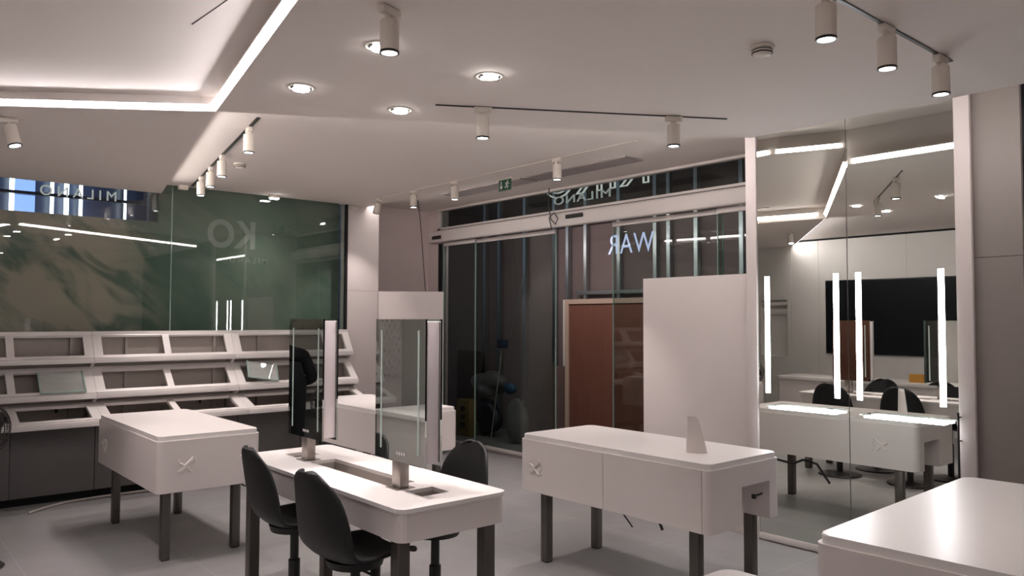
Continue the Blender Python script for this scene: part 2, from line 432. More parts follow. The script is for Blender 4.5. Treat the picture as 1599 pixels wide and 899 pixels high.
# ------------------------------------------------------------------ sliding door and the corridor behind it
door = struct(bpy.data.objects.new('door_1', None)); COL.objects.link(door)
door['label'] = 'wide glass sliding door with white header box across the shopfront'; door['category'] = 'door'
box('transom_frame', (DX-.02, 3.30, 2.775), (DX+.05, 8.50, 2.815), 'lam', door, .004)
box('frame_shadow_gap', (DX-.0206, 3.30, 2.781), (DX-.019, 8.50, 2.788), 'gap', door)
box('transom_frame', (DX-.02, 8.435, 2.60), (DX+.05, 8.50, ZM), 'lam', door, .004)
box('transom_frame', (DX-.03, 3.30, 3.035), (DX+.05, 8.50, 3.062), 'lam', door, .004)
box('transom_glass', (DX+.005, 3.30, 2.815), (DX+.017, 8.435, 3.035), 'dglass', door)
hb = box('header_box', (DX-.10, 3.27, 2.615), (DX-.02, 8.60, 2.765), 'lam', door, .018, 3)
box('sensor', (DX-.112, 8.30, 2.655), (DX-.098, 8.50, 2.70), 'black', hb, .008)
box('sensor', (DX-.112, 5.72, 2.690), (DX-.098, 5.98, 2.735), 'black', hb, .008)
box('jamb_post', (DX-.0, 8.375, 0), (DX+.04, 8.43, 2.60), 'alu', door, .004)
box('jamb_post', (DX-.03, 8.43, 1.95), (DX+.0, 8.46, 2.60), 'gap', door)
def leaf(y0, y1, x, rail=True):
    l = box('leaf_glass', (x, y0, .03), (x+.010, y1, 2.60), 'dglass', door)
    if rail: box('top_rail', (x-.012, y0, 2.565), (x+.022, y1, 2.615), 'lam', l, .004)
    for y in (y0, y1): box('glass_edge', (x-.002, y-.004, .03), (x+.012, y+.004, 2.57), 'glassedge', l)
    box('bottom_rail', (x-.010, y0, .008), (x+.020, y1, .05), 'lam', l, .003)
leaf(7.70, 8.37, DX+.0); leaf(6.28, 7.74, DX+.035)
leaf(4.09, 5.42, DX+.035); leaf(3.30, 4.12, DX+.0)
struct(box('trim_4', (DX-.05, 3.27, 0), (DX+.10, 8.43, .008), 'steel'))

# corridor shell
struct(box('wall_corridor', (7.36, 1.9, 0), (7.45, 11.0, 2.83), 'plaster'))
struct(box('wall_corridor', (7.60, 1.9, 2.6), (7.62, 11.0, 4.2), 'darkw'))
struct(box('wall_corridor', (DX+.1, 10.6, 0), (7.4, 10.7, 4.2), 'plaster'))
struct(box('wall_corridor', (DX+.1, 1.9, 0), (7.4, 2.0, 4.2), 'plaster'))
ys = (9.134, 8.80, 8.231, 7.627, 7.368, 7.036, 6.462, 5.887, 5.688, 5.30, 4.712, 4.15)
st0 = None
for i, y in enumerate(ys):
    nb = ('left door edge', 'the broom head', 'the blue bag', 'the pale upright strip', 'the cardboard sheet', 'the left edge of the brown board', 'the lilac letter R', 'the lilac letter W',
          'the end of the lilac lettering', 'the reflected strip lights', 'the right door leaf edge', 'the mirror wall corner')[i]
    lb = 'steel wall stud beyond the door, seen nearest ' + nb
    if st0 is None:
        bm = bmesh.new()
        for lo, hi in (((-.03, -.025, 0), (.03, -.021, 4.1)), ((-.03, -.025, 0), (-.026, .025, 4.1)), ((.026, -.025, 0), (.03, .025, 4.1)),
                       ((-.03, .015, 0), (-.026, .025, 4.1))): add_box(bm, lo, hi)
        for k in range(5): add_box(bm, (-.032, -.012, .4+k*.75), (-.0295, .012, .46+k*.75))
        st0 = finish('wall_stud', bm, 'alu', loc=(7.32, y, 0)); tag(st0, lb, 'stud', 'steel wall studs')
    else:
        c = st0.copy(); COL.objects.link(c); c.location = (7.32, y, 0); c['label'] = lb
tag(box('wall_track', (7.28, 2.1, 1.93), (7.285, 7.2, 1.97), 'alu'), 'horizontal galvanised rail crossing the studs above the brown board', 'rail')

ld = bpy.data.lights.new('corridor_fill', 'AREA'); ld.energy = 6; ld.shape = 'RECTANGLE'; ld.size = .06; ld.size_y = 4.6; ld.color = (1, .86, .84)  # unseen fill light added to brighten the corridor
lo_ = bpy.data.objects.new('corridor_fill', ld); COL.objects.link(lo_); lo_.location = (6.13, 6.0, 2.68); lo_.rotation_euler = (0, R(-55), 0)
# things leaning in the corridor
t = thing('brown_board', 'big reddish brown framed board leaning behind the glass door', 'board', (7.10, 0, 0))
box('panel', (-.01, 5.60, .01), (.02, 7.12, 1.80), 'brown', t)
bm = bmesh.new(); add_box(bm, (-.03, 7.12, .005), (.03, 7.18, 1.86)); add_box(bm, (-.03, 5.55, 1.80), (.03, 7.12, 1.86)); add_box(bm, (-.03, 5.55, .005), (.03, 5.60, 1.80)); finish('frame', bm, 'pale', t)
tag(box('cardboard_sheet', (7.12, 7.22, .005), (7.14, 7.56, .995), 'card'), 'dull brown cardboard sheet standing left of the reddish board', 'cardboard')
tag(box('plank', (7.15, 7.24, .005), (7.18, 7.30, 1.86), 'lam'), 'pale narrow upright plank beside the reddish brown board', 'plank')
tag(box('dark_board', (7.16, 9.05, .005), (7.18, 9.63, 1.13), 'darkw'), 'dark board leaning behind the heap of bags', 'board')

def blob(name, c, s, m, seed=1, amp=.25, parent=None):
    bm = bmesh.new(); bmesh.ops.create_icosphere(bm, subdivisions=4, radius=1)
    rs = random.Random(seed); ph = [(Vector((rs.uniform(-4, 4), rs.uniform(-4, 4), rs.uniform(-4, 4))), rs.uniform(0, 6)) for _ in range(7)]
    for v in bm.verts:
        d = sum(math.sin(v.co.dot(k)+p) for k, p in ph)/7
        v.co *= 1+amp*d
        v.co = Vector((v.co.x*s[0], v.co.y*s[1], v.co.z*s[2]))+Vector(c)
        if v.co.z < .004: v.co.z = .004
    return finish(name, bm, m, parent, smooth=True)
tag(blob('rubbish_bag', (6.80, 8.42, .70), (.18, .30, .17), 'bag', 3, .5), 'translucent grey bag of rubbish on top of the heap behind the door', 'bag')
tag(blob('rubbish_bag', (6.80, 8.40, .25), (.16, .26, .24), 'binb', 5, .4), 'blue black bin bag at the foot of the heap', 'bag')
yb = tag(box('yellow_carton', (6.48, 8.44, .005), (6.62, 8.72, .50), 'yellow', bev=.006), 'yellow upright carton with dark lettering beside the bin bag', 'box')
for k in range(3): box('lettering', (6.474, 8.53, .12+k*.11), (6.481, 8.63, .19+k*.11), 'blackm', yb)
tag(blob('blue_bag', (6.6, 7.73, .70), (.07, .11, .08), 'blue', 9, .35), 'small blue bag lying on the pale sacks', 'bag')
tag(blob('pale_sack', (6.62, 7.62, .30), (.12, .18, .29), 'sack', 11, .3), 'pale lumpy sack standing under the blue bag', 'sack')
t = thing('broom', 'broom standing head up with a dark blue head, seen through the door', 'broom', (6.6, 0, 0))
tube('handle', [(0.0, 8.106, .02), (.02, 7.90, 1.28)], .008, 'conduit', t)
bm = bmesh.new(); add_box(bm, (-.03, 7.83, 1.22), (.07, 7.97, 1.34), .02); finish('head', bm, 'navy', t, True)
tag(tube('long_pole', [(7.06, 8.70, .005), (7.28, 8.22, 2.25)], .006, 'alu'), 'thin bare pole leaning out of the heap of bags', 'pole')

# low white screens either side of the door
struct(prism('wall_door', [(4.815, 8.045), (5.42, 7.57), (5.45, 7.61), (4.85, 8.08)], 0, 1.93, 'wall'))
tag(box('low_partition', (5.15, 3.262, .0), (5.21, 4.285, 1.95), 'wall', bev=.003), 'tall plain white partition panel between the glass door and the big mirror', 'partition')

# shopfront sign letters above the door, seen from behind
t = thing('sign_lettering', 'small pale capital letters read from behind above the sliding door', 'sign')
split_letters(fit_text(text_mesh('x', 'MILANO', .1, 'metalletter', .006, 0, 1.15), (6.026, 5.445, 2.885), (0, 1, 0), (0, 0, 1), .85, .088), t)
for c in t.children: c.data.materials[0] = M['letterglow']  # weak glow put into the letters to lighten them
t = thing('sign_lettering', 'large bright-edged letters cut off by the ceiling above the door', 'sign')
split_letters(fit_text(text_mesh('x', 'KIKO', .4, 'halo', .010, .0035, 1.1), (6.13, 5.02, 2.985), (0, 1, 0), (0, 0, 1), 1.55, .40), t)
box('mounting_rail', (6.155, 2.0, 3.30), (6.175, 10.6, 3.36), 'alu', t)
t = thing('reflected_lettering', 'pale lilac reflected lettering drawn as glowing letters on the right door leaf', 'sign')
split_letters(fit_text(text_mesh('x', 'WAR', .2, 'lilac', .0008, 0, 1.1), (DX+.0465, 4.89, 2.28), (0, 1, 0), (0, 0, 1), .61, .20), t)  # reflection in the glass, drawn as weakly glowing letters

# ------------------------------------------------------------------ beyond the left glass: mall glimpsed over the hoarding
struct(box('wall_mall', (-2.5, 11.9, 0), (5.5, 12.0, 5), 'mallw'))
tag(box('hoarding_post', (2.33, 8.42, 0), (2.43, 8.50, 3.3), 'navy'), 'dark navy upright post outside the glass where the hoarding steps up', 'post')
for i, (x, w, mm, lb) in enumerate(((1.62, .22, 'mallg', 'wide blue lit panel beyond the hoarding, leftmost of the lights'), (1.56, .05, 'mallb', 'bright white tube at the left side of the blue lit panel'),
                         (2.02, .035, 'mallb', 'slim white light tube just left of the letter O above the hoarding'), (2.18, .05, 'mallb', 'thick white light tube behind the letter O above the hoarding'), (2.36, .035, 'mallb', 'slim white light tube behind the letter N above the hoarding'),
                         (2.92, .022, 'mallb', 'short thin light tube behind the letter L above the hoarding'))):
    tag(box('light_column', (x, 11.7, 2.4), (x+w, 11.76, 4.6), mm, bev=.008), lb, 'light')
bm = bmesh.new()
for k in range(34): add_box(bm, (3.72, 11.86, 2.6+k*.05), (3.95, 11.90, 2.625+k*.05))
tag(finish('louvre_screen', bm, 'mallg'), 'blue lit horizontal louvre beside the navy post', 'louvre')
bm = bmesh.new(); add_box(bm, (-1, 11.5, 3.62), (5, 11.6, 3.70)); add_box(bm, (-1, 11.5, 3.18), (5, 11.6, 3.22))
tag(finish('mall_beam', bm, 'mallw'), 'dark horizontal beams crossing the mall lights', 'beam')
t = thing('window_lettering', 'small metal capital letters read from behind over the left glass wall', 'sign')
split_letters(fit_text(text_mesh('x', 'MILANO', .1, 'metalletter', .006, 0, 1.5), (1.935, GY+.013, 2.715), (-1, 0, 0), (0, 0, 1), .63, .092), t)
for c in t.children: c.data.materials[0] = M['letterglow']  # metal letters given a faint glow so they read brighter
t = thing('window_lettering', 'large faint pale letters read from behind on the green hoarding', 'sign')
split_letters(fit_text(text_mesh('x', 'KO', .3, 'vinyl', .001, 0, 1.05, .008), (3.42, 8.348, 2.36), (-1, 0, 0), (0, 0, 1), .52, .31), t)  # pale letter shapes just in front of the hoarding face
t = thing('window_lettering', 'tiny faint letters under the large pale letters on the hoarding', 'sign')
split_letters(fit_text(text_mesh('x', 'MILANO', .1, 'faintletter', .001, 0, 1.6, .0015), (3.56, 8.348, 2.21), (-1, 0, 0), (0, 0, 1), .42, .06), t)

# ------------------------------------------------------------------ linear lights
def strip(name, a, b, z0, z1, nrm, m, label, group='linear ceiling lights', parent=None, off=.012):
    a, b, n = Vector((*a, 0)), Vector((*b, 0)), Vector((*nrm, 0)).normalized()
    t = thing(name, label, 'light', (0, 0, 0), 0, group)
    p = [a+n*.001, b+n*.001, b+n*off, a+n*off]
    prism('diffuser', [(v.x, v.y) for v in p], z0, z1, m, t)
    q = [a, b, b+n*off*2.8, a+n*off*2.8]
    prism('profile', [(v.x, v.y) for v in q], z1+.0005, z1+.007, 'lam', t)  # cap widened to shield the ceiling from the strip's upward light
    return t
def off2(p, n, d): return (p[0]+n[0]*d, p[1]+n[1]*d)
def lerp(a, b, t): return (a[0]+(b[0]-a[0])*t, a[1]+(b[1]-a[1])*t)
nL = Vector((-.709, -1)).normalized()        # faces the camera, off the far dropped panel
strip('linear_light', lerp(V1, LB, .008), LB, 2.800, 2.820, nL, 'strip', 'long white light strip along the far side of the raised ceiling at upper left')
nS = Vector((-1, .1886)).normalized()
strip('linear_light', lerp(V1, SB, .006), SB, 2.800, 2.818, nS, 'strip', 'slanting white light strip running to the top edge of the photo')
nE = Vector((1, -.2033)).normalized()
strip('linear_light', lerp(V1, E1, .03), lerp(V1, E1, .99), 2.836, 2.862, nE, 'cove', 'light strip tucked behind the left dropped panel edge, seen in the big mirror')
nF = Vector((.579, 1)).normalized()
strip('linear_light', lerp(V1, M2, .03), lerp(V1, M2, .985), 2.798, 2.822, nF, 'cove', 'steep light strip on the dropped panel back edge, seen in left mirror pane')
strip('linear_light', (4.46, 2.76), (4.46, -2.5), 2.798, 2.826, (1, 0), 'cove', 'light strip along the dropped panel edge, seen across the right mirror pane')
strip('linear_light', (4.478, 2.85), (4.645, 3.287), 2.93, 2.955, (.5, -.19), 'cove', 'short light strip at the dropped panel corner, seen in the left mirror pane')
strip('linear_light', (4.65, 3.36), (4.65, 5.1), 2.935, 2.960, (1, 0), 'cove', 'light strip along the far panel edge, seen across the left mirror pane')

strip('linear_light', (4.65, 6.0), (4.65, 8.0), 2.935, 2.960, (1, 0), 'cove', 'added unseen fill strip on the far ceiling panel edge before the left end of the door header')  # hidden strip added to brighten the rose grey wall and door header

# ------------------------------------------------------------------ spotlights on tracks
def lamp(name, loc, w, size=R(75), blend=.6, rad=.03, col=SPOT_COL, rot=(0, 0, 0), parent=None):
    l = bpy.data.lights.new(name, 'SPOT'); l.energy = w; l.spot_size = size; l.spot_blend = blend; l.shadow_soft_size = rad; l.color = col
    o = bpy.data.objects.new(name, l); COL.objects.link(o); o.location = loc; o.rotation_euler = rot
    if parent: o.parent = parent
    return o
def make_spot(label, group):
    t = thing('track_spotlight', label, 'spotlight', (0, 0, 0), 0, group)
    bm = bmesh.new(); add_box(bm, (-.05, -.016, -.030), (.05, .016, -.0), .004); add_box(bm, (-.012, -.012, -.050), (.012, .012, -.03), .002)
    finish('adapter', bm, 'cream', t, True)
    lathe('housing', [(0, -.048), (.034, -.048), (.037, -.052), (.037, -.168), (.034, -.170), (.032, -.160), (0, -.158)], 'cream', t)
    lathe('rim', [(.0365, -.166), (.0378, -.168), (.0378, -.176), (.031, -.176), (.0305, -.168)], 'blackm', t)
    lathe('lens', [(0, -.1725), (.029, -.1725), (.0305, -.168), (0, -.166)], 'disc', t)
    lamp('lamp', (0, 0, -.182), SPOT_W, parent=t)
    return t
SP0 = make_spot('x', 'track spotlights')
first = [True]
def spot(x, y, z, rz, label, boost=0):
    if first[0]:
        first[0] = False; o = SP0; o.location = (x, y, z); o.rotation_euler = (0, 0, rz); o['label'] = label
    else: o = dup(SP0, (x, y, z), rz, label)
    if boost:
        for c in o.children:
            if c.type == 'LIGHT': c.data = c.data.copy(); c.data.energy *= boost
    return o
def track(a, b, z, m, w, label):
    a, b = Vector((*a, 0)), Vector((*b, 0)); d = (b-a).normalized(); n = Vector((-d.y, d.x, 0))*w/2
    tag(prism('lighting_track', [((a+n).x, (a+n).y), ((b+n).x, (b+n).y), ((b-n).x, (b-n).y), ((a-n).x, (a-n).y)], z-.006, z-.0003, m), label, 'track')
    return math.atan2(d.y, d.x)
g = track((2.452, 3.511), (3.923, 2.623), ZN, 'blackm', .010, 'thin black track on the dropped panel over the notched desk')
spot(2.679, 3.375, ZN-.004, g, 'left of two spotlights on the thin black track over the notched desk')
spot(3.64, 2.795, ZN-.004, g, 'right of two spotlights on the thin black track over the notched desk')
g = track((4.40, 7.45), (4.40, 3.72), ZF, 'cream', .022, 'pale track running parallel to the glass door')
for y, l in ((7.35, 'farthest spotlight on the pale track, in front of the pier'), (6.68, 'second farthest spotlight on the pale track, above the hanging wire'),
             (5.97, 'third farthest spotlight on the pale track, left of the exit sign'), (4.56, 'nearest spotlight on the pale track, in front of the ceiling grille')):
    o_ = spot(4.40, y, ZF-.004, g, l, .8 if y > 7 else 3.0)
    if y > 7: o_.rotation_euler = (0, R(24), g)
g = track((2.03, 4.93), (2.595, 7.93), ZF, 'blackm', .024, 'black track in the far ceiling beside the left dropped panel')
for k, l in ((.10, 'nearest and largest of four spotlights on the black track by the left panel'), (.445, 'second nearest of four spotlights on the black track by the left panel'),
             (.63, 'third of four spotlights on the black track, tight behind the second'), (.81, 'farthest of four spotlights on the black track near the hoarding post')):
    x, y = lerp((2.03, 4.93), (2.595, 7.93), k); spot(x, y, ZF-.004, g, l, 1.9)
g = track((2.30, 1.363), (3.815, 1.357), ZN, 'blackm', .016, 'black track at upper right leading toward the big mirror')
for x, l in ((2.66, 'spotlight cut by the top edge of the photo at upper right'), (3.157, 'middle spotlight on the upper right black track'), (3.70, 'spotlight at the end of the upper right black track, nearest the big mirror')):
    spot(x, 1.36, ZN-.004, g, l, .55)
spot(1.545, 2.52, ZN-.004, .3, 'spotlight cut by the top edge of the photo above the round downlights')
s_ = spot(.70, 5.42, ZN-.004, .2, 'tilted spotlight under the left dropped panel at the photo edge', 2.2); s_.rotation_euler = (R(-14), R(-10), .2)

# ------------------------------------------------------------------ recessed downlights
def downlight(x, y, label, tx, ty):
    t = thing('recessed_downlight', label, 'downlight', (x, y, ZN), 0, 'round recessed downlights')
    lathe('trim_ring', [(.070, -.0005), (.070, -.004), (.064, -.006), (.057, -.004), (.057, -.0006)], 'cream', t)
    lathe('dark_ring', [(.0565, -.0008), (.0565, -.003), (.0, -.002), (0, -.0008)], 'fan', t)
    rot = Euler((tx, ty, 0)).to_matrix()
    lathe('lamp_face', [(0, -.003), (.042, -.003), (.044, -.007), (.040, -.011), (0, -.012)], 'disc', t, (0, 0, -.006), 24, rot)
    bm = bmesh.new()
    for s in (-1, 1): add_box(bm, (s*.048-.005, -.006, -.012), (s*.048+.005, .006, -.003))
    finish('pivot_clip', bm, 'blackm', t)
    lamp('lamp', (0, 0, -.03), DOWN_W, R(62), .7, .04, parent=t); return t
downlight(1.746, 3.702, 'downlight nearest the slanting light strip, left in the group of four', .0, .0)
downlight(1.740, 2.912, 'frontmost and biggest downlight, just under the cut-off spotlight', .0, .0)
downlight(2.362, 3.730, 'downlight left of the thin black track, farthest back of the four', .0, .0)
downlight(2.362, 2.926, 'downlight with its lamp tipped in the ring, rightmost of the four', .25, -.25)

# unseen copies of the fittings, added behind the camera to fill in light
for x, y, lb in ((.95, -.55, 'unseen downlight added as fill behind the viewer, nearest the slanting strip'), (2.10, -.55, 'unseen downlight added as fill behind the viewer, second from the slanting strip'),
                 (.95, -1.7, 'rear unseen downlight added as fill behind the viewer, nearest the slanting strip'), (2.10, -1.7, 'rear unseen downlight added as fill behind the viewer, second from the slanting strip')):
    downlight(x, y, lb, 0, 0)

# ------------------------------------------------------------------ ceiling bits
def detector(x, y, z, label):
    t = thing('smoke_detector', label, 'smoke detector', (x, y, z))
    lathe('base', [(0, -.0005), (.052, -.0005), (.054, -.004), (.052, -.014), (0, -.014)], 'cream', t)
    bm = bmesh.new(); add_lathe(bm, [(.040, -.014), (.044, -.020), (.043, -.026), (.040, -.028), (.041, -.034), (.034, -.042), (.015, -.047), (0, -.047)]); finish('sensor_dome', bm, 'cream', t, True)
    for zz in (-.018, -.030): lathe('vent_ring', [(.0425, zz), (.0445, zz-.001), (.0445, zz-.004), (.042, zz-.005)], 'gap', t)
detector(2.992, 1.82, ZN, 'round smoke detector on the dropped panel at upper right')
detector(2.524, 6.507, ZF, 'small smoke detector right of the black track in the far ceiling')
t = thing('ceiling_glow_box', 'small glowing white box at the ceiling close to the green hoarding', 'light', (3.45, 7.93, ZF))
lamp('lamp', (0, 0, -.06), 5.0, R(110), .8, .03, parent=t); box('housing', (-.055, -.03, -.035), (.055, .03, -.0005), 'cream', t, .006); box('lens', (-.045, -.024, -.046), (.045, .024, -.0355), 'disc', t, .003)  # glow stands for a bright spot; spot light added to lighten the hoarding
tag(box('ceiling_sensor', (2.47, 7.92, ZF-.045), (2.56, 7.98, ZF-.0005), 'cream', bev=.008), 'small white block at the ceiling by the navy post', 'sensor')
tag(box('wall_sensor', (4.42, GY-.05, ZF-.055), (4.50, GY-.002, ZF-.012), 'cream', bev=.008), 'small white sensor high on the pier beside the hoarding', 'sensor')
# linear ventilation grilles over the door
for y0, y1, lb in ((5.98, 7.37, 'dark slotted ceiling grille behind the exit sign'), (4.56, 5.93, 'dark slotted ceiling grille nearer the big mirror')):
    t = thing('ceiling_grille', lb, 'vent', (0, 0, ZM), 0, 'ceiling grilles over the door')
    plate('frame', [(5.24, y0), (5.49, y0), (5.49, y1), (5.24, y1)], [[(5.262, y0+.022), (5.262, y1-.022), (5.468, y1-.022), (5.468, y0+.022)]], -.012, -.0005, 'grille', t)
    box('back', (5.262, y0+.022, -.003), (5.468, y1-.022, -.0006), 'gap', t)
    bm = bmesh.new()
    for k in range(9): add_box(bm, (5.270+k*.0225, y0+.022, -.009), (5.280+k*.0225, y1-.022, -.004))
    finish('slats', bm, 'grille', t)
# exit sign
t = thing('exit_sign', 'small green exit sign with arrow and running figure under the far ceiling', 'sign', (4.69, 5.57, 0))
box('bracket', (-.012, -.11, 2.918), (.012, .11, 2.934), 'cream', t, .002); box('panel', (-.004, -.09, 2.815), (.004, .09, 2.918), 'green', t, .001)
bm = bmesh.new()
add_box(bm, (-.0062, .042, 2.85), (-.0042, .052, 2.902))
vs = [bm.verts.new((-.0055, .047+dy, z)) for dy, z in ((-.024, 2.856), (.024, 2.856), (0, 2.828))]; bm.faces.new(vs)
finish('arrow', bm, 'edge', t)
bm = bmesh.new()
bmesh.ops.create_icosphere(bm, subdivisions=2, radius=.008, matrix=Matrix.Translation((-.0055, -.045, 2.900)))
for v in bm.verts: v.co.x = -.0055+(v.co.x+.0055)*.15
for pts in ([(-.0055, -.043, 2.890), (-.0055, -.034, 2.866)], [(-.0055, -.034, 2.866), (-.0055, -.052, 2.850), (-.0055, -.044, 2.830)], [(-.0055, -.034, 2.866), (-.0055, -.022, 2.848), (-.0055, -.006, 2.842)],
            [(-.0055, -.042, 2.888), (-.0055, -.060, 2.880), (-.0055, -.066, 2.868)], [(-.0055, -.042, 2.888), (-.0055, -.022, 2.884), (-.0055, -.018, 2.870)]): add_tube(bm, pts, .0042, 6)
finish('running_figure', bm, 'edge', t)
# loose wires
tag(tube('hanging_wire', [(5.3, 7.96, 3.06), (5.3, 7.90, 2.83), (5.3, 7.85, 2.5), (5.3, 7.81, 2.2), (5.3, 7.76, 1.85), (5.3, 7.72, 1.4)], .005, 'wire'), 'thin black wire hanging from the ceiling in front of the rose grey wall', 'wire')
tag(tube('loose_cable', [(5.86, 6.20, 3.05), (5.86, 6.21, 2.86), (5.87, 6.20, 2.78), (5.86, 6.17, 2.70), (5.86, 6.10, 2.64), (5.86, 6.06, 2.70), (5.86, 6.12, 2.77), (5.86, 6.20, 2.72), (5.86, 6.16, 2.60)], .006, 'wire'), 'looped grey cable dangling over the door header', 'cable')

# ------------------------------------------------------------------ big wall mirror with light bars
for y0, y1, lb in ((2.497, 3.173, 'left pane of the tall wall mirror, beside the partition'), (1.817, 2.491, 'right pane of the tall wall mirror, beside the grey panel')):
    t = thing('wall_mirror', lb, 'mirror', (MX, 0, 0), 0, 'tall wall mirror panes')
    box('pane', (0, y0, .056), (.010, y1, ZM-.002), 'mirror', t)
    for k, y in enumerate((y0+.058, y1-.097) if y0 > 2.4 else (y0+.068, y1-.09)):
        bm = bmesh.new(); add_box(bm, (-.004, y-.018+.02, 1.072), (-.0005, y+.018+.02, 1.920), .001); finish('light_bar', bm, 'bar', t)
    s = box('shelf', (-.10, y0+.03, .985), (-.001, y1-.12 if y0 > 2.4 else y1-.11, .991), 'clear', t)
    box('shelf_light', (-.085, y0+.055, .970), (-.02, y1-.135, .9845), 'bar', s)

t = thing('pull_rod', 'slim dark vertical rod at the right edge of the tall mirror', 'rod')
tube('rod', [(5.075, 1.806, .66), (5.075, 1.806, 1.05)], .007, 'blackm', t)
for z in (.88, 1.02): tube('standoff', [(5.113, 1.806, z), (5.075, 1.806, z)], .005, 'blackm', t)

# ------------------------------------------------------------------ display desks
def emblem(parent, at, rot, s=1):
    """embossed mark made of raised curved strokes, on the local XZ plane"""
    bm = bmesh.new()
    def st(pts, r=.0085): add_tube(bm, [Matrix.Rotation(rot, 3, 'Z') @ Vector((x*s, -.002, z*s))+Vector(at) for x, z in pts], r*s, 6)
    loop = [(.052*math.cos(a)*.55+.03*math.sin(a), .052*math.sin(a)*.62+.022*math.cos(a)) for a in [2*PI*k/16 for k in range(15)]]
    st(loop); st([(-.05, .02), (-.01, .0), (.03, -.045)]); st([(-.055, -.035), (-.02, -.005), (.04, .05)])
    st([(.05, .045), (.06, .01), (.045, -.02)], .005); st([(.062, -.03), (.052, -.05)], .005); st([(-.045, .045), (-.06, .03)], .005)
    return finish('emblem', bm, 'lam', parent, True)
def desk(label, x0, y0, x1, y1, notch=False, marks=(), rz=0, origin=(0, 0)):
    t = thing('display_desk', label, 'desk', (origin[0], origin[1], 0), rz, 'white display desks on steel legs')
    b = prism('body', rrect(x0, y0, x1, y1, .045), .468, .803, 'lam', t, True)
    if notch: cut(b, [((x0-.01, (y0+y1)/2-.002, .46), (x0+.02, (y0+y1)/2+.0025, .803-.001)), ((x0-.01, y0+.047, .46), (x0+.02, y0+.0515, .802)), ((x0+.30, y0-.05, .40), (x0+.58, y0+.38, .682))])
    bm = bmesh.new(); add_prism(bm, rrect(x0+.010, y0+.010, x1-.010, y1-.010, .045), .803, .835)
    es = [e for e in bm.edges if all(abs(v.co.z-.835) < 1e-5 for v in e.verts)]
    bmesh.ops.bevel(bm, geom=es, offset=.004, segments=2, affect='EDGES')
    finish('top', bm, 'top', t, True)
    for lx in (x0+.075, x1-.14):
        for ly in (y0+.16, y1-.16):
            if notch and ly < y0+.3: lx2 = lx if lx < x0+.2 else x1-.09
            else: lx2 = lx
            lg = box('leg', (lx2, ly-.03, .006), (lx2+.055, ly+.03, .468), 'legsteel', t, .004)
            box('foot', (lx2+.004, ly-.026, .0), (lx2+.051, ly+.026, .006), 'black', lg)
    for at, rot in marks: emblem(t, at, rot)
    if notch:
        bm = bmesh.new(); add_tube(bm, [(x0+.58, y0+.05, .60), (x0+.50, y0+.05, .595)], .006); add_lathe(bm, [(0, -.012), (.012, -.012), (.014, 0), (.012, .012), (0, .012)], (x0+.497, y0+.05, .595)); finish('bolt', bm, 'blackm', t, True)
    return t
dk1 = desk('white desk with a notched end and upright white stand, before the mirror wall', 3.47, 2.445, 4.165, 3.96, True,
     [((3.469, 3.80, .630), R(-90)), ((4.166, 2.72, .640), R(90))])
dk2 = desk('white embossed desk nearest the tiered display wall at left', 1.55, 5.30, 2.235, 6.85, False, [((1.735, 5.299, .635), 0), ((1.549, 6.62, .62), R(-90))])
desk('white desk seen behind the two table mirrors', 3.40, 5.50, 4.10, 7.02, False, [])
desk('bright white desk in the near right corner of the photo', 0, -.70, 1.555, 0, False, [], R(1.6), (2.665, 1.437))
# flask-shaped upright stand on the notched desk
bm = bmesh.new(); rings = []
for k in range(9):
    tt = k/8; w = .054-.026*tt**1.2; d = .034-.012*tt; cxo = -.024*tt**1.2
    rings.append([bm.verts.new((3.745+.70*(w*math.cos(a)+cxo)-.0*math.sin(a), 2.725-.70*(w*math.cos(a)+cxo)+d*math.sin(a), .836+.21*tt - (.02*max(0, math.cos(a)) if k == 8 else 0))) for a in [2*PI*i/20 for i in range(20)]])
for a, b in zip(rings, rings[1:]):
    for i in range(20): bm.faces.new((a[i], a[(i+1) % 20], b[(i+1) % 20], b[i]))
bm.faces.new(rings[0][::-1]); bm.faces.new(rings[-1])
tag(finish('tester_stand', bm, 'lam', smooth=True), 'small white tapering upright stand on the notched desk', 'stand')

# ------------------------------------------------------------------ make-up tables
def table(label, x0, y0, x1, y1, slots=True, group='make-up tables'):
    t = thing('makeup_table', label, 'table', (0, 0, 0), 0, group)
    xm = (x0+x1)/2; ya, yb = y0+.38, y1-.38
    holes = []
    if slots:
        holes = [[(xm-.075, ya+.06), (xm+.075, ya+.06), (xm+.075, yb-.10), (xm-.075, yb-.10)], [(xm-.075, y0+.16), (xm+.075, y0+.16), (xm+.075, y0+.30), (xm-.075, y0+.30)],
                 [(xm-.075, y1-.30), (xm+.075, y1-.30), (xm+.075, y1-.16), (xm-.075, y1-.16)]]
    plate('top', rrect(x0, y0, x1, y1, .05), holes, .803, .821, 'top', t)
    plate('apron', rrect(x0+.008, y0+.008, x1-.008, y1-.008, .045), [rrect(x0+.028, y0+.028, x1-.028, y1-.028, .03)], .682, .803, 'lam', t)
    box('underside', (x0+.028, y0+.028, .684), (x1-.028, y1-.028, .690), 'inner', t)
    if slots:
        for h in holes:
            xs = [p[0] for p in h]; yy = [p[1] for p in h]
            plate('cable_well', [(min(xs)-.006, min(yy)-.006), (max(xs)+.006, min(yy)-.006), (max(xs)+.006, max(yy)+.006), (min(xs)-.006, max(yy)+.006)],
                  [[(min(xs), min(yy)), (max(xs), min(yy)), (max(xs), max(yy)), (min(xs), max(yy))]], .70, .802, 'inner', t)
    for lx in (x0+.03, x1-.09):
        for ly in (y0+.06, y1-.12):
            lg = box('leg', (lx, ly, .006), (lx+.06, ly+.06, .684), 'legsteel', t, .004); box('foot', (lx+.005, ly+.005, 0), (lx+.055, ly+.055, .006), 'black', lg)
    return t
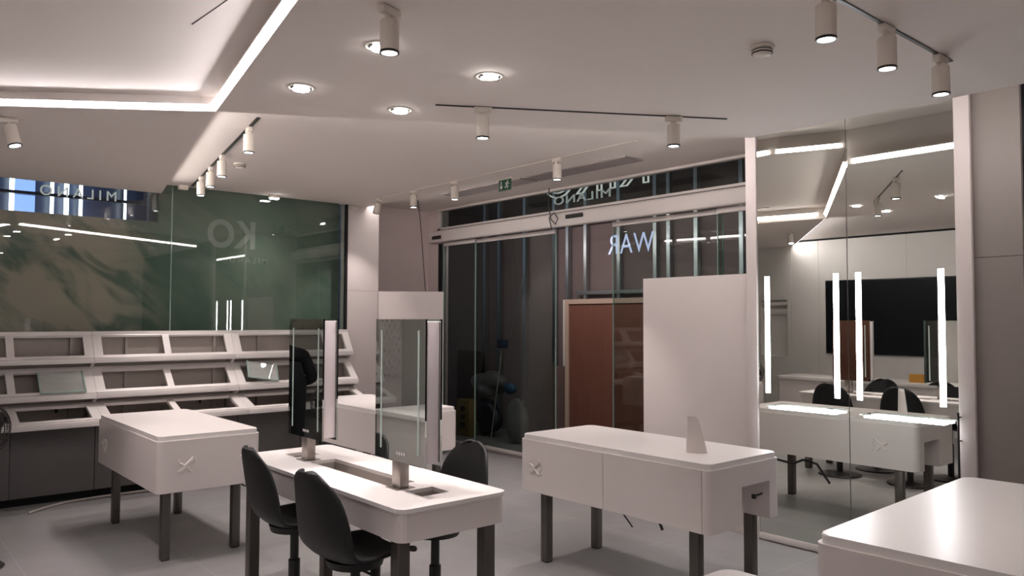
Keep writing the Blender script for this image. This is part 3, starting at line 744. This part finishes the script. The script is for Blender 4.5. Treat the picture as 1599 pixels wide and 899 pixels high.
table('white make-up table with cable slots, two mirrors and black chairs', 1.735, 2.715, 2.315, 4.44)
table('white table whose corner shows at the bottom edge of the photo', 1.50, -.35, 2.135, 1.44)

# standing mirrors on the make-up table
def table_mirror(label, y0, y1, py):
    t = thing('table_mirror', label, 'mirror', (0, 0, 0), 0, 'double sided table mirrors')
    x0, x1 = 1.925, 2.015
    box('post', (x0+.025, py-.035, .8245), (x0+.075, py+.035, .985), 'steel', t, .003)
    box('foot_plate', (x0+.0, py-.05, .8212), (x0+.10, py+.05, .824), 'steel', t, .001)
    b = box('light_body', (x0+.010, y0+.008, .968), (x1-.010, y1-.008, 1.590), 'led', t, .003)
    for xa, xb in ((x0, x0+.009), (x1-.009, x1)):
        m_ = box('mirror_face', (xa, y0, .955), (xb, y1, 1.600), 'tmirror', t)
        fx = xa-.0012 if xa == x0 else xb+.0002
        for yy in (y0+.052, y1-.052): box('frosted_line', (fx, yy-.006, 1.0), (fx+.001, yy+.006, 1.55), 'frost', m_)
    bm = bmesh.new()
    for k in range(4): add_box(bm, (x0-.0012, (y0+y1)/2-.05+k*.02, .985), (x0-.0003, (y0+y1)/2-.04+k*.02, .998))
    finish('touch_marks', bm, 'led', t)
    return t
table_mirror('left double sided mirror on the make-up table, with a dark reflection', 3.775, 4.185, 4.03)
table_mirror('right double sided mirror on the make-up table, reflecting white desks', 2.82, 3.235, 3.09)

# ------------------------------------------------------------------ black chairs
def make_chair(label):
    t = thing('swivel_chair', label, 'chair', (0, 0, 0), 0, 'black shell chairs on disc bases')
    prof = [(.215, .548, .17), (.20, .562, .19), (.12, .566, .205), (.02, .556, .215), (-.08, .553, .218), (-.155, .575, .22), (-.195, .63, .222), (-.215, .70, .218), (-.232, .78, .205), (-.248, .86, .180), (-.258, .92, .135), (-.262, .948, .085), (-.263, .958, .03)]
    bm = bmesh.new(); rows = []; nx = 10
    for i, (x, z, w) in enumerate(prof):
        row = []
        for j in range(nx+1):
            s = -1+2*j/nx
            curl = abs(s)**2.4
            back = max(0, min(1, (i-4)/3))
            up = .035*curl*(1-back)*(1 if i > 0 else .3); fwd = .060*curl*back*(1 if i < 10 else .5)
            row.append(bm.verts.new((x+fwd, w*s, z+up)))
        rows.append(row)
    for a, b in zip(rows, rows[1:]):
        for j in range(nx): bm.faces.new((a[j], a[j+1], b[j+1], b[j]))
    sh = finish('seat_shell', bm, 'black', t, True)
    md = sh.modifiers.new('s', 'SOLIDIFY'); md.thickness = .018; md.offset = 0
    md = sh.modifiers.new('u', 'SUBSURF'); md.levels = 1; md.render_levels = 1
    bake(sh)
    lathe('under_seat', [(0, .555), (.13, .548), (.12, .515), (.05, .50), (0, .50)], 'black', t)
    lathe('column', [(0, .02), (.030, .02), (.030, .36), (.022, .365), (.022, .505), (0, .505)], 'blackm', t)
    lathe('base', [(0, .0), (.205, .0), (.212, .006), (.205, .014), (.06, .024), (.035, .034), (0, .034)], 'blackm', t, n=40)
    tube('lever', [(0, -.03, .50), (.01, -.12, .492), (.02, -.20, .485)], .006, 'blackm', t)
    return t
CH = [((1.75, 3.10), R(4), 'black shell chair nearest the camera, pushed up to the make-up table'), ((1.80, 3.82), R(-4), 'black shell chair behind the nearest one, leftmost at the table'),
      ((2.30, 3.27), R(180), 'black shell chair across the table under the right mirror'), ((2.36, 3.95), R(176), 'black shell chair across the table hidden behind the right mirror')]
c0 = make_chair(CH[0][2])
for i, ((x, y), rz, lb) in enumerate(CH):
    o = c0 if i == 0 else dup(c0, (0, 0, 0), 0, lb)
    o.location = (x, y, 0); o.rotation_euler = (0, 0, rz)
tag(tube('floor_cable', [(1.62, 2.86, .006), (1.55, 2.9, .05), (1.60, 3.0, .18), (1.70, 2.95, .30), (1.78, 2.90, .45)], .007, 'wire'), 'black cable looping beside the nearest chair column', 'cable')

# ------------------------------------------------------------------ tiered display units along the glass
def yz_plate(name, y0, z0, y1, z1, xs, holes, th, m, parent):
    """plate through the line (y0,z0)-(y1,z1), spanning xs, with holes given as (xa,xb,ta,tb)"""
    L = math.hypot(y1-y0, z1-z0)
    bm = bmesh.new()
    add_plate(bm, [(xs[0], 0), (xs[1], 0), (xs[1], L), (xs[0], L)], [[(a, ta*L), (b, ta*L), (b, tb*L), (a, tb*L)] for a, b, ta, tb in holes], -th/2, th/2)
    dy, dz = (y1-y0)/L, (z1-z0)/L; n = Vector((0, dz, -dy))
    for v in bm.verts:
        s, h = v.co.y, v.co.z; v.co = Vector((v.co.x, y0+dy*s, z0+dz*s))+n*h
    return finish(name, bm, m, parent)
TIERS = [(7.985, 1.472, 7.835, 1.235, 1.195), (7.945, 1.150, 7.715, .930, .885), (7.835, .838, 7.465, .718, .672)]
def display(label, x0, x1):
    t = thing('display_unit', label, 'display unit', (0, 0, 0), 0, 'tiered display units along the glass wall')
    xm = (x0+x1)/2
    box('top_rail', (x0, 7.955, 1.425), (x1, 8.035, 1.480), 'top', t, .003)
    for k, (ya, za, yb, zb, zl) in enumerate(TIERS):
        fr = yz_plate('tier_frame', yb, zb, ya, za, (x0, x1), [(x0+.075, xm-.03, .10, .84), (xm+.03, x1-.075, .10, .84)], .028, 'top', t)
        bm = bmesh.new(); add_box(bm, (x0, yb-.022, zl), (x1, yb+.022, zb+.004), .003); finish('front_lip', bm, 'top', fr, True)
        if k < 2:
            yn, zn = TIERS[k+1][0], TIERS[k+1][1]
            bm = bmesh.new(); add_box(bm, (x0, yb+.022, zl), (x1, yn+.03, zl+.018)); add_box(bm, (x0, yn+.012, zn-.004), (x1, yn+.03, zl)); finish('tier_underside', bm, 'inner', t)
        # interior of the tier
        bm = bmesh.new(); add_box(bm, (x0+.03, 8.005, zl+.02), (x1-.03, 8.02, za-.03))
        add_box(bm, (xm-.012, yb+.15, zl+.02), (xm+.012, 8.005, zb+.03))
        for xx in (x0+.30, x1-.16): add_box(bm, (xx-.01, 7.965, zl+.02), (xx+.01, 8.004, za-.05))
        add_box(bm, (x0+.03, yb+.04, zl+.018), (x1-.03, 8.005, zl+.024))
        finish('tier_interior', bm, 'inner', t)
    # end cheeks
    for xx in (x0, x1-.014):
        bm = bmesh.new(); pts = [(8.03, 1.425)]
        for (ya, za, yb, zb, zl) in TIERS: pts += [(ya+.01, za-.03), (yb+.018, zb-.018), (yb+.02, zl+.004)]
        pts += [(7.76, .672), (8.03, .672)]
        a = [bm.verts.new((xx+.001, y, z)) for y, z in pts]; b = [bm.verts.new((xx+.013, y, z)) for y, z in pts]
        bm.faces.new(a); bm.faces.new(b[::-1])
        for i in range(len(pts)): bm.faces.new((a[i], a[(i+1) % len(pts)], b[(i+1) % len(pts)], b[i]))
        finish('end_cheek', bm, 'lam', t)
    for xa, xb in ((x0+.002, xm-.002), (xm+.002, x1-.002)): box('door_panel', (xa, 7.735, .075), (xb, 7.755, .672), 'darkpan', t, .002)
    box('carcass', (x0+.002, 7.756, .075), (x1-.002, 8.03, .670), 'darkpan', t)
    box('plinth', (x0, 7.80, 0), (x1, 8.02, .075), 'gap', t)
    return t
display('white tiered display unit reflected behind the person in the left table mirror', -.85, .438)
display('white tiered display unit at the left photo edge', .44, 1.728)
display('white tiered display unit behind the embossed desk, middle of the row', 1.730, 3.018)
display('white tiered display unit at the right end of the row, next to the pier', 3.020, 4.36)
# acrylic trays resting in the middle tier
def tray(label, c, n, w, h):
    """flat tray centred at c, facing n"""
    t = thing('acrylic_tray', label, 'tray', (0, 0, 0), 0, 'clear display trays')
    n = Vector(n).normalized(); ux = Vector((n.z, 0, -n.x)).normalized() if abs(n.z) > 1e-6 else Vector((1, 0, 0)); uy = n.cross(ux); c = Vector(c)
    def pb(name, x0, x1, y0, y1, z0, z1, m):
        bm = bmesh.new(); add_box(bm, (x0, y0, z0), (x1, y1, z1), .0015, 1)
        for v in bm.verts: v.co = c+ux*v.co.x+uy*v.co.y+n*v.co.z
        finish(name, bm, m, t)
    pb('plate', -w/2, w/2, -h/2, h/2, 0, .008, 'tray')
    for a, b in ((-w/2, -w/2+.012), (w/2-.012, w/2)): pb('rim', a, b, -h/2, h/2, .0085, .016, 'glassedge')
    pb('rim', -w/2, w/2, -h/2, -h/2+.012, .0085, .016, 'glassedge')
tray('frosted clear tray lying in the left display unit, middle tier', (1.465, 7.785, 1.035), (0, -.70, .71), .36, .25)
tray('shining clear tray lying in the right display unit, middle tier', (3.285, 7.775, 1.060), (.108, -.783, .611), .33, .21)
# cables and sockets in the bottom tier
for x, lb in ((1.46, 'small black plug hanging in the bottom tier of the left display unit'), (2.72, 'small black plug in the bottom tier of the middle display unit'), (3.14, 'small black plug in the bottom tier of the right display unit')):
    tag(blob('cable_plug', (x, 7.955, .775), (.014, .012, .024), 'wire', 3, .2), lb, 'plug')
tag(tube('display_cable', [(2.50, 7.96, .80), (2.47, 7.93, .77), (2.50, 7.92, .73), (2.42, 7.90, .70)], .004, 'wire'), 'thin dark cable curling in the bottom tier of the middle display unit', 'cable')

# loose conduit on the floor and cables under desks
tag(tube('floor_conduit', [(1.18, 7.42, .012), (1.32, 7.55, .012), (1.50, 7.655, .012), (1.72, 7.69, .012), (2.0, 7.70, .012), (2.5, 7.69, .012)], .011, 'conduit'), 'grey conduit lying on the floor before the display units', 'conduit')
tube('cable', [(2.06, 6.80, .44), (2.08, 6.72, .40), (2.13, 6.66, .41), (2.16, 6.6, .43), (2.10, 6.55, .46)], .012, 'wire', dk2)
tube('cable', [(2.12, 5.40, .467), (2.14, 5.36, .44), (2.17, 5.37, .43), (2.20, 5.40, .465)], .005, 'wire', dk2)
tube('cable', [(3.60, 3.20, .467), (3.58, 3.12, .42), (3.56, 3.05, .38)], .004, 'wire', dk1)
tube('cable', [(4.05, 3.75, .468), (4.10, 3.65, .40), (4.08, 3.5, .38), (4.06, 3.42, .42), (4.05, 3.3, .40), (4.03, 3.2, .25)], .010, 'wire', dk1)

# ------------------------------------------------------------------ things behind the camera, seen in the mirrors
t = thing('video_screen', 'large black wall screen reflected in the tall mirror', 'screen', (BX+.001, 0, 0))
box('bezel', (0, 3.35, 1.095), (.030, 5.96, 2.215), 'blackm', t, .004); box('display_panel', (.0302, 3.37, 1.11), (.034, 5.94, 2.20), 'screen', t)
t = thing('niche_rail', 'white roller rails in the wall niche reflected in the mirror', 'rail', (BX, 0, 0))
box('rail', (-.09, 6.63, 1.70), (-.06, 7.09, 1.78), 'lam', t, .004); box('rail', (-.06, 6.63, 1.84), (-.02, 7.09, 1.90), 'lam', t, .004)
# counter
t = thing('counter', 'white counter by the back wall reflected in the tall mirror', 'counter', (0, 0, 0))
prism('body', rrect(-.20, 3.75, .40, 5.81, .04), .05, .80, 'lam', t, True); prism('top', rrect(-.21, 3.73, .42, 5.83, .06), .80, .835, 'top', t, True); box('plinth', (-.16, 3.80, 0), (.36, 5.76, .05), 'gap', t)
t = thing('orange_box', 'small orange box on the counter reflected in the mirror', 'box', (.15, 4.05, .835))
box('carton', (-.05, -.08, 0), (.05, .08, .085), 'orange', t, .004); box('lid', (-.053, -.083, .085), (.053, .083, .10), 'orange', t, .004)
# embossed pier panel at the far left, reflected in the right table mirror
bm = bmesh.new(); add_box(bm, (-1.27, 8.03, .9), (-.96, 8.049, 2.1))
for i in range(5):
    for j in range(16):
        x, z = -1.24+i*.066+(.033 if j % 2 else 0), .94+j*.073
        if x > -.98: continue
        vs = [bm.verts.new(p) for p in ((x-.026, 8.03, z), (x, 8.03, z+.045), (x+.026, 8.03, z), (x, 8.03, z-.045))]; c = bm.verts.new((x, 7.985, z))
        for k in range(4): bm.faces.new((vs[k], vs[(k+1) % 4], c))
tag(finish('relief_panel', bm, 'lam'), 'diamond relief panel reflected in the right table mirror', 'panel')

# pedestal fan at the left edge
t = thing('pedestal_fan', 'dark wire-caged fan cut off by the left photo edge', 'fan', (.70, 6.02, .10))
bm = bmesh.new()
rotf = Matrix.Rotation(R(35), 3, 'Z') @ Matrix.Rotation(R(90), 3, 'X')
for r, d in ((.17, 0), (.16, .04), (.125, .065), (.08, .078), (.16, -.04), (.125, -.06), (.08, -.07)):
    add_tube(bm, [rotf @ Vector((r*math.cos(2*PI*k/28), r*math.sin(2*PI*k/28), d))+Vector((0, 0, .78)) for k in range(29)], .0035, 5, False)
for k in range(24):
    a = 2*PI*k/24
    add_tube(bm, [rotf @ Vector((r*math.cos(a), r*math.sin(a), d))+Vector((0, 0, .78)) for r, d in ((.03, .085), (.08, .078), (.125, .065), (.16, .04), (.17, 0), (.16, -.04), (.125, -.06), (.05, -.075))], .0022, 4)
finish('cage', bm, 'fan', t, True)
bm = bmesh.new()
for k in range(4):
    a = k*PI/2
    vs = [bm.verts.new(rotf @ Vector(p)+Vector((0, 0, .78))) for p in [(.03*math.cos(a-.3), .03*math.sin(a-.3), -.012), (.14*math.cos(a-.25), .14*math.sin(a-.25), -.025), (.145*math.cos(a+.35), .145*math.sin(a+.35), .025), (.03*math.cos(a+.3), .03*math.sin(a+.3), .012)]]
    bm.faces.new(vs); 
bmesh.ops.solidify(bm, geom=bm.faces[:], thickness=.003)
finish('blades', bm, 'fan', t)
bm = bmesh.new(); add_lathe(bm, [(0, -.14), (.045, -.13), (.05, -.06), (.03, .03), (0, .035)], (0, 0, .78), 20, rotf); finish('motor', bm, 'fan', t, True)
tube('pole', [(0, 0, -.08), (0, 0, .72)], .016, 'fan', t); lathe('base', [(0, -.10), (.13, -.10), (.135, -.09), (.12, -.078), (.03, -.06), (0, -.06)], 'fan', t)

# ------------------------------------------------------------------ person seen in the left table mirror
def skin_mesh(name, verts, edges, radii, m, parent, sub=2, root=0):
    me = bpy.data.meshes.new(name); me.from_pydata(verts, edges, []); me.materials.append(M[m])
    o = bpy.data.objects.new(name, me); COL.objects.link(o); o.parent = parent
    md = o.modifiers.new('k', 'SKIN'); md.use_smooth_shade = True
    sv = me.skin_vertices[0].data
    for i, r in enumerate(radii): sv[i].radius = r if isinstance(r, tuple) else (r, r)
    sv[root].use_root = True
    md = o.modifiers.new('u', 'SUBSURF'); md.levels = sub; md.render_levels = sub
    bake(o); o.data.materials.clear(); o.data.materials.append(M[m]); return o
t = thing('person', 'person in black clothing leaning forward, seen in the left table mirror', 'person', (.56, 7.13, 0), R(90))
# local frame: +x is forward
V = [(0, 0, .90), (.02, 0, 1.02), (.07, 0, 1.15), (.12, 0, 1.24), (.17, 0, 1.31), (.22, 0, 1.35),           # 0-5 pelvis .. neck
     (0, .09, .86), (.03, .10, .48), (-.02, .10, .09), (.12, .11, .045),                                   # 6-9 left leg
     (0, -.09, .86), (.03, -.10, .48), (-.02, -.10, .09), (.12, -.11, .045),                               # 10-13 right leg
     (.12, .19, 1.22), (.08, .29, 1.00), (.30, .20, .95), (.36, .19, .94),                                 # 14-17 left arm
     (.12, -.19, 1.22), (.06, -.30, .99), (.28, -.20, .96), (.34, -.19, .95)]                             # 18-21 right arm
Ed = [(0, 1), (1, 2), (2, 3), (3, 4), (4, 5), (0, 6), (6, 7), (7, 8), (8, 9), (0, 10), (10, 11), (11, 12), (12, 13), (3, 14), (14, 15), (15, 16), (16, 17), (3, 18), (18, 19), (19, 20), (20, 21)]
Ra = [(.14, .19), (.14, .19), (.14, .20), (.12, .19), (.06, .07), (.05, .05), (.09, .09), (.065, .065), (.045, .045), (.035, .04), (.09, .09), (.065, .065), (.045, .045), (.035, .04),
      (.08, .08), (.065, .065), (.04, .04), (.028, .028), (.08, .08), (.065, .065), (.035, .035), (.028, .028)]
skin_mesh('body', V, Ed, Ra, 'cloth', t)
bm = bmesh.new(); bmesh.ops.create_uvsphere(bm, u_segments=24, v_segments=18, radius=1)
for v in bm.verts:
    x, y, z = v.co; jaw = 1-.22*max(0, -z)
    nose = .022*math.exp(-((y/.14)**2+((z+.12)/.22)**2))*(1 if x > 0 else 0)
    eye = -.008*(math.exp(-(((y-.36)/.16)**2+((z-.08)/.12)**2))+math.exp(-(((y+.36)/.16)**2+((z-.08)/.12)**2)))*(1 if x > 0 else 0)
    mouth = -.004*math.exp(-((y/.25)**2+((z+.48)/.05)**2))*(1 if x > 0 else 0)
    v.co = Vector((x*.095*(1-.1*max(0, -z))+nose+eye+mouth, y*.075*jaw, z*.115))
for s in (-1, 1):
    bmesh.ops.create_icosphere(bm, subdivisions=2, radius=1, matrix=Matrix.Translation((-.005, s*.076, -.005)) @ Matrix.Diagonal((.018, .008, .03, 1)))
hd = finish('head', bm, 'skin', t, True, (.275, 0, 1.415)); hd.rotation_euler = (0, R(40), 0)
bm = bmesh.new(); bmesh.ops.create_uvsphere(bm, u_segments=24, v_segments=18, radius=1)
for v in bm.verts:
    x, y, z = v.co; fr = .55 if (x > .25 and z < .45) else 1.0
    v.co = Vector((x*.105*fr-.008, y*.084, max(z, -.75)*.122+.006))
finish('hair', bm, 'hair', hd, True)
for s in (-1, 1):
    bx, by, bz = (.355, s*.19, .945)
    hv = [(bx, by, bz), (bx+.05, by, bz-.004)]; he = [(0, 1)]; hr = [(.022, .026), (.016, .034)]
    for q, (dy, ln) in enumerate(((-.030, .062), (-.010, .075), (.010, .070), (.028, .055))):
        n0 = len(hv); hv += [(bx+.075, by+dy, bz-.006), (bx+.075+ln*.55, by+dy*1.1, bz-.018), (bx+.075+ln*.9, by+dy*1.1, bz-.042)]
        he += [(1, n0), (n0, n0+1), (n0+1, n0+2)]; hr += [.0095, .0085, .0075]
    n0 = len(hv); hv += [(bx+.03, by-s*.032, bz-.012), (bx+.06, by-s*.048, bz-.03)]; he += [(0, n0), (n0, n0+1)]; hr += [.011, .009]
    skin_mesh('hand', hv, he, hr, 'skin', t, 1)
